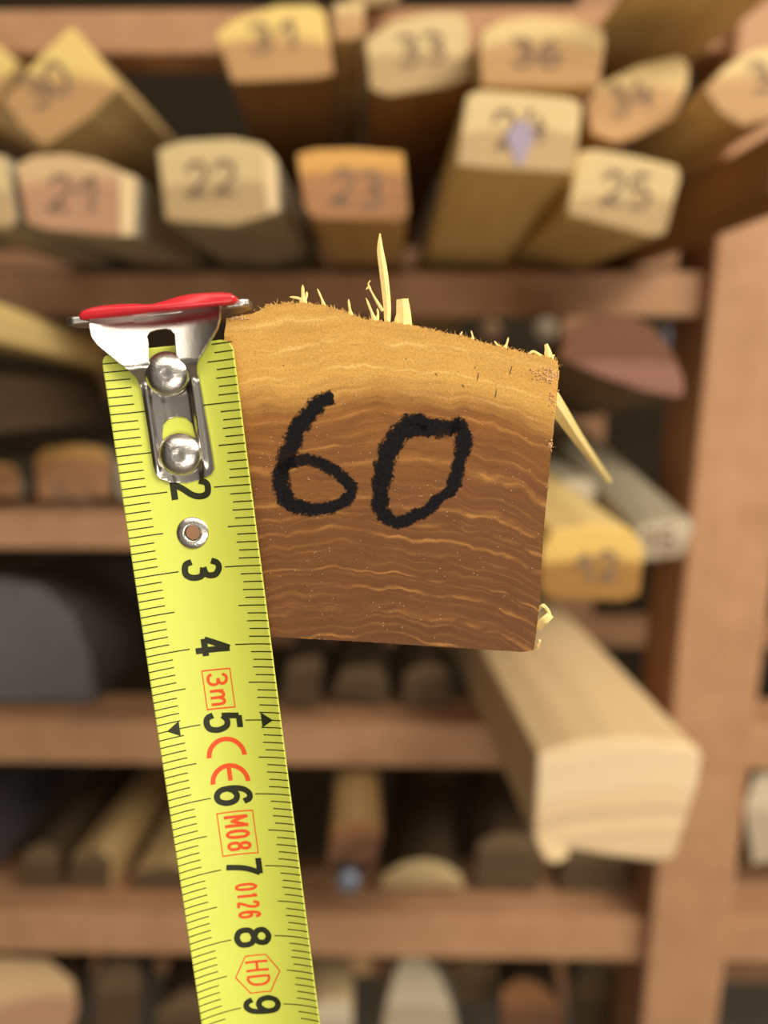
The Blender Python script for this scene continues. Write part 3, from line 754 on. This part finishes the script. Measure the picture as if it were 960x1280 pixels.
def text_on(name, txt, u, s, hu, ws, mat, st=.0007, gap=.25, wfix=None):
    """stroke lettering that reads down the tape"""
    bm = bmesh.new(); n = len(txt); wl = ws/(n+gap*(n-1)); zi = 0
    rel = {'M': 1.25, 'm': 1.2, '1': .7}
    ww = [rel.get(c, 1)*wl for c in txt]; tot = sum(ww)+gap*wl*(n-1); x0 = -tot/2
    for ch, w_ in zip(txt, ww):
        for kind, pts in GL[ch]:
            P = [Vector((x0+st/2+(w_-st)*a, -hu/2+st/2+(hu-st)*b)) for a, b in pts]
            if kind == 'S': P = spline(P, 8)
            else:
                d = (P[-1]-P[0]).normalized()*st*.35; P = [P[0]-d, P[-1]+d] if ch in 'MHD' else P
                P = [P[0].lerp(P[-1], k/8) for k in range(9)]
            rows = []; zi += 1
            for i, p in enumerate(P):
                d = (P[min(i+1, len(P)-1)]-P[max(i-1, 0)]).normalized(); nn = Vector((-d.y, d.x))*st/2
                rows.append([bm.verts.new(bend(u+q.y, -(s+q.x), .00003+zi*.000003)) for q in (p+nn, p, p-nn)])
            for a, b in zip(rows, rows[1:]):
                for i in range(2): bm.faces.new((a[i], b[i], b[i+1], a[i+1]))
        x0 += w_+gap*wl
    return from_bm(name, bm, [M[mat]], blade)
CMV = .01
for k in range(2, 13):
    text_on('printed_numeral', str(k), .0002, k*CMV, .0050, .0029 if k < 10 else .0060, 'print_black', .00078)
bm = bmesh.new()
def quad(u0, u1, s, w_):
    N = 8; P = [(u0+(u1-u0)*i/N) for i in range(N+1)]
    r = [(bm.verts.new(bend(u, -(s-w_/2), PN)), bm.verts.new(bend(u, -(s+w_/2), PN))) for u in P]
    for a, b in zip(r, r[1:]): bm.faces.new((a[0], b[0], b[1], a[1]))
for mm in range(3, 134):
    s = mm*.001
    if mm % 10 == 0: l, r = .0053, .0049
    elif mm % 5 == 0: l, r = .0041, .0038
    else: l = .0031 if mm % 10 < 5 else .0029; r = .0029 if mm % 2 else .0027
    if mm % 10 != 0 and mm < 21: r = r*.95
    quad(-TW, -TW+l, s, .00014); quad(TW-r, TW, s, .00014)
for sg in (-1, 1):
    a = bend(sg*(TW-.0011), -.05, PN*1.5); b = bend(sg*(TW-.0027), -.05+.0010, PN*1.5); c = bend(sg*(TW-.0027), -.05-.0010, PN*1.5)
    ab = bend(sg*(TW-.0019), -.05+.0005, PN*1.5); ac = bend(sg*(TW-.0019), -.05-.0005, PN*1.5)
    A_, B_, C_, D_, E_ = [bm.verts.new(x) for x in (a, b, c, ab, ac)]
    bm.faces.new((A_, D_, E_)); bm.faces.new((D_, B_, C_, E_))
from_bm('graduation_marks', bm, [M['print_black']], blade)
# red marks
def framed(name, outer, t):
    c = Vector((sum(p[0] for p in outer)/len(outer), sum(p[1] for p in outer)/len(outer)))
    inner = [c+(Vector(p)-c)*(1-t) for p in outer]
    bm = flat([outer, inner]); wrap(bm, PN); return from_bm(name, bm, [M['print_red']], blade)
def rect(u, s, hu, ws): return [(u-hu/2, -(s-ws/2)), (u+hu/2, -(s-ws/2)), (u+hu/2, -(s+ws/2)), (u-hu/2, -(s+ws/2))]
framed('printed_frame', rect(.0002, .0456, .0037, .0053), .07)
text_on('printed_length', '3m', .0002, .0456, .0027, .0040, 'print_red', .00038)
framed('printed_frame', rect(.0001, .0652, .0048, .0061), .055)
text_on('printed_code', 'M08', .0001, .0652, .0032, .0046, 'print_red', .00042)
text_on('printed_code', '0126', .0002, .0748, .0030, .0054, 'print_red', .00038)
hx = .0002; hs = .0853
framed('printed_frame', [(hx+.0031, -(hs-.0002)), (hx+.0014, -(hs+.0029)), (hx-.0014, -(hs+.0029)), (hx-.0031, -(hs+.0002)), (hx-.0014, -(hs-.0027)), (hx+.0014, -(hs-.0027))], .06)
text_on('printed_code', 'HD', .0002, hs, .0031, .0037, 'print_red', .00034, .35)
def arc(u, s, r, w_):           # an open arc whose mouth faces down the tape
    o_, i_ = [], []
    for k in range(25):
        a = math.radians(90 + 12 + (180-24)*k/24 - 0)  # measured from up the text
        o_.append((r*math.cos(a), r*math.sin(a))); i_.append(((r-w_)*math.cos(a), (r-w_)*math.sin(a)))
    # close with the straight mouth ends
    lp = [(0, r)] + o_ + [(0, -r), (0, -(r-w_))] + i_[::-1] + [(0, r-w_)]
    return [(u+y, -(s+x)) for x, y in lp]
bm = flat([arc(.0001, .0546, .0026, .00062)]); wrap(bm, PN)
from_bm('printed_letter', bm, [M['print_red']], blade)
bm = flat([arc(.0001, .0582, .0026, .00062)]); wrap(bm, PN)
b2 = flat([rect(.0001, .0570, .00058, .0019)]); wrap(b2, PN*1.1)
me = bpy.data.meshes.new('x'); b2.to_mesh(me); bm.from_mesh(me)
from_bm('printed_letter', bm, [M['print_red']], blade)

# eyelet
bm = bmesh.new()
lathe(bm, [(.00088, -.0003), (.00090, .00006), (.00105, .00022), (.00125, .00020), (.0019, .00012), (.0020, .00004), (.0020, -.0001)], 0, 0, 40)
e = from_bm('eyelet', bm, [M['steel_rivet']], tape, True); e.matrix_local = Matrix.Translation(bend(EC.x, EC.y, 0) + Vector((0, 0, .0001)))

# hook
def c1(x, y): return us(80+x/3.4286, 340+y/3.4286)
outer = [(120,196),(120,250),(126,285),(150,322),(190,355),(240,395),(290,432),(318,460),(334,500),(345,560),(358,640),(372,730),(385,820),(396,862),(412,882),(460,900),(530,903),(590,886),(640,862),(652,840),
         (645,790),(630,700),(615,620),(603,550),(592,490),(584,440),(592,410),(612,370),(640,325),(668,280),(686,245),(694,205),(691,140)]
def smooth_loop(lp, keep=()):
    return lp
hole1 = [(368,300),(362,278),(372,262),(400,250),(440,244),(468,252),(484,270),(488,300),(498,360),(500,420),(470,460),(420,460),(375,420)]
hole2 = [(428,760),(424,700),(428,655),(448,630),(485,618),(525,624),(552,650),(562,690),(572,745),(550,790),(480,800)]
bm = flat([[c1(*p) for p in outer], [c1(*p) for p in hole1], [c1(*p) for p in hole2]])
for kx in range(-44, 45):
    bmesh.ops.bisect_plane(bm, geom=bm.verts[:]+bm.edges[:]+bm.faces[:], plane_co=(kx*.0002, 0, 0), plane_no=(1, 0, 0))
for ky in range(0, 52):
    bmesh.ops.bisect_plane(bm, geom=bm.verts[:]+bm.edges[:]+bm.faces[:], plane_co=(0, .001-ky*.0004, 0), plane_no=(0, 1, 0))
HN = .00045
def sst(a, b, x): t = max(0, min(1, (x-a)/(b-a))); return t*t*(3-2*t)
for v in bm.verts:
    u, y = v.co.x, v.co.y; s = -y
    # pressed trough along the neck and a rolled shoulder towards the bend
    n = HN - .00030*(1-sst(.0012, .0022, abs(u-.0001)))*sst(.0058, .0075, s)
    n += .0014*max(0, min(1, (s+.0006)/.0052))*(1-sst(.0046, .0072, s))
    n += .00032*math.exp(-((abs(u+.0005)-.0029)/.00035)**2)*sst(.0060, .0078, s)*(1-sst(.0165, .0182, s))
    v.co = bend(u, y, n)
hook = from_bm('hook', bm, [M['steel']], tape, True)
if sum(p.normal.z for p in hook.data.polygons) < 0: hook.data.flip_normals()
sm = hook.modifiers.new('solid', 'SOLIDIFY'); sm.thickness = .00035; sm.offset = -1
bevel(hook, .00012, 2, 50)
# end plate with wings, folded back over the wood
bm = bmesh.new()
zb = .0020
pl_ = [(-.0117, .0004), (-.0117, -.0030), (-.0095, -.0062), (.0080, -.0062), (.0101, -.0030), (.0102, .0004), (.0094, .0011), (.0075, .0010), (.0070, .0006), (-.0078, .0006), (-.0084, .0010), (-.0108, .0011)]
yb = us(200, 398).y
t0 = [bm.verts.new((x, yb+.0002, z)) for x, z in pl_]; t1 = [bm.verts.new((x, yb+.0012, z)) for x, z in pl_]
bm.faces.new(t0); bm.faces.new(t1[::-1])
for i in range(len(pl_)): bm.faces.new((t0[i], t0[(i+1) % len(pl_)], t1[(i+1) % len(pl_)], t1[i]))
ep = from_bm('end_plate', bm, [M['steel_edge']], hook); bevel(ep, .0003, 3, 30)
# red coating: two lobes
bm = bmesh.new()
topl = [(97,200),(100,188),(112,176),(150,163),(200,154),(260,149),(330,147),(385,150),(420,146),(460,134),(510,117),(560,107),(620,102),(690,99),(730,103),(752,116)]
botl = [(752,135),(735,146),(690,152),(600,162),(500,172),(400,184),(300,196),(200,207),(120,215),(104,213)]
lp = [us(80+x/3.4286, 340+y/3.4286) for x, y in topl+botl]
rows = []
for z, sc in ((.0026, .80), (.0030, .93), (.0027, 1), (.0010, 1), (-.0040, 1), (-.0055, .97), (-.0060, .85)):
    z = z if sc != .80 else .0031
    c = sum((Vector(p) for p in lp), Vector((0, 0)))/len(lp)
    rows.append([bm.verts.new((c.x+(p.x-c.x)*(1-(1-sc)*.25), yb+.0011+(p.y-yb-.0011)*sc if p.y > yb+.0011 else p.y, z)) for p in lp])
for a, b in zip(rows, rows[1:]):
    n = len(a)
    for i in range(n): bm.faces.new((a[i], a[(i+1) % n], b[(i+1) % n], b[i]))
bm.faces.new(rows[0]); bm.faces.new(rows[-1][::-1])
rc = from_bm('red_coating', bm, [M['rubber']], hook, True); rc['label'] = 'glossy red two-lobed coating'
# rivets
for (px, py) in ((452, 438), (502, 780)):
    c = c1(px, py); bm = bmesh.new(); R_ = .00265
    prof = [(0, .00120), (.0005, .00121), (.00075, .00126)] + [(R_*math.sin(a), .0002+.00112*math.cos(a)) for a in [math.radians(d) for d in (25, 35, 45, 55, 65, 75, 84, 90)]] + [(R_, -.0003)]
    lathe(bm, prof, 0, 0, 48)
    r = from_bm('rivet', bm, [M['steel_rivet']], hook, True); r.location = bend(c.x, c.y, HN+(.0007 if py == 438 else 0))
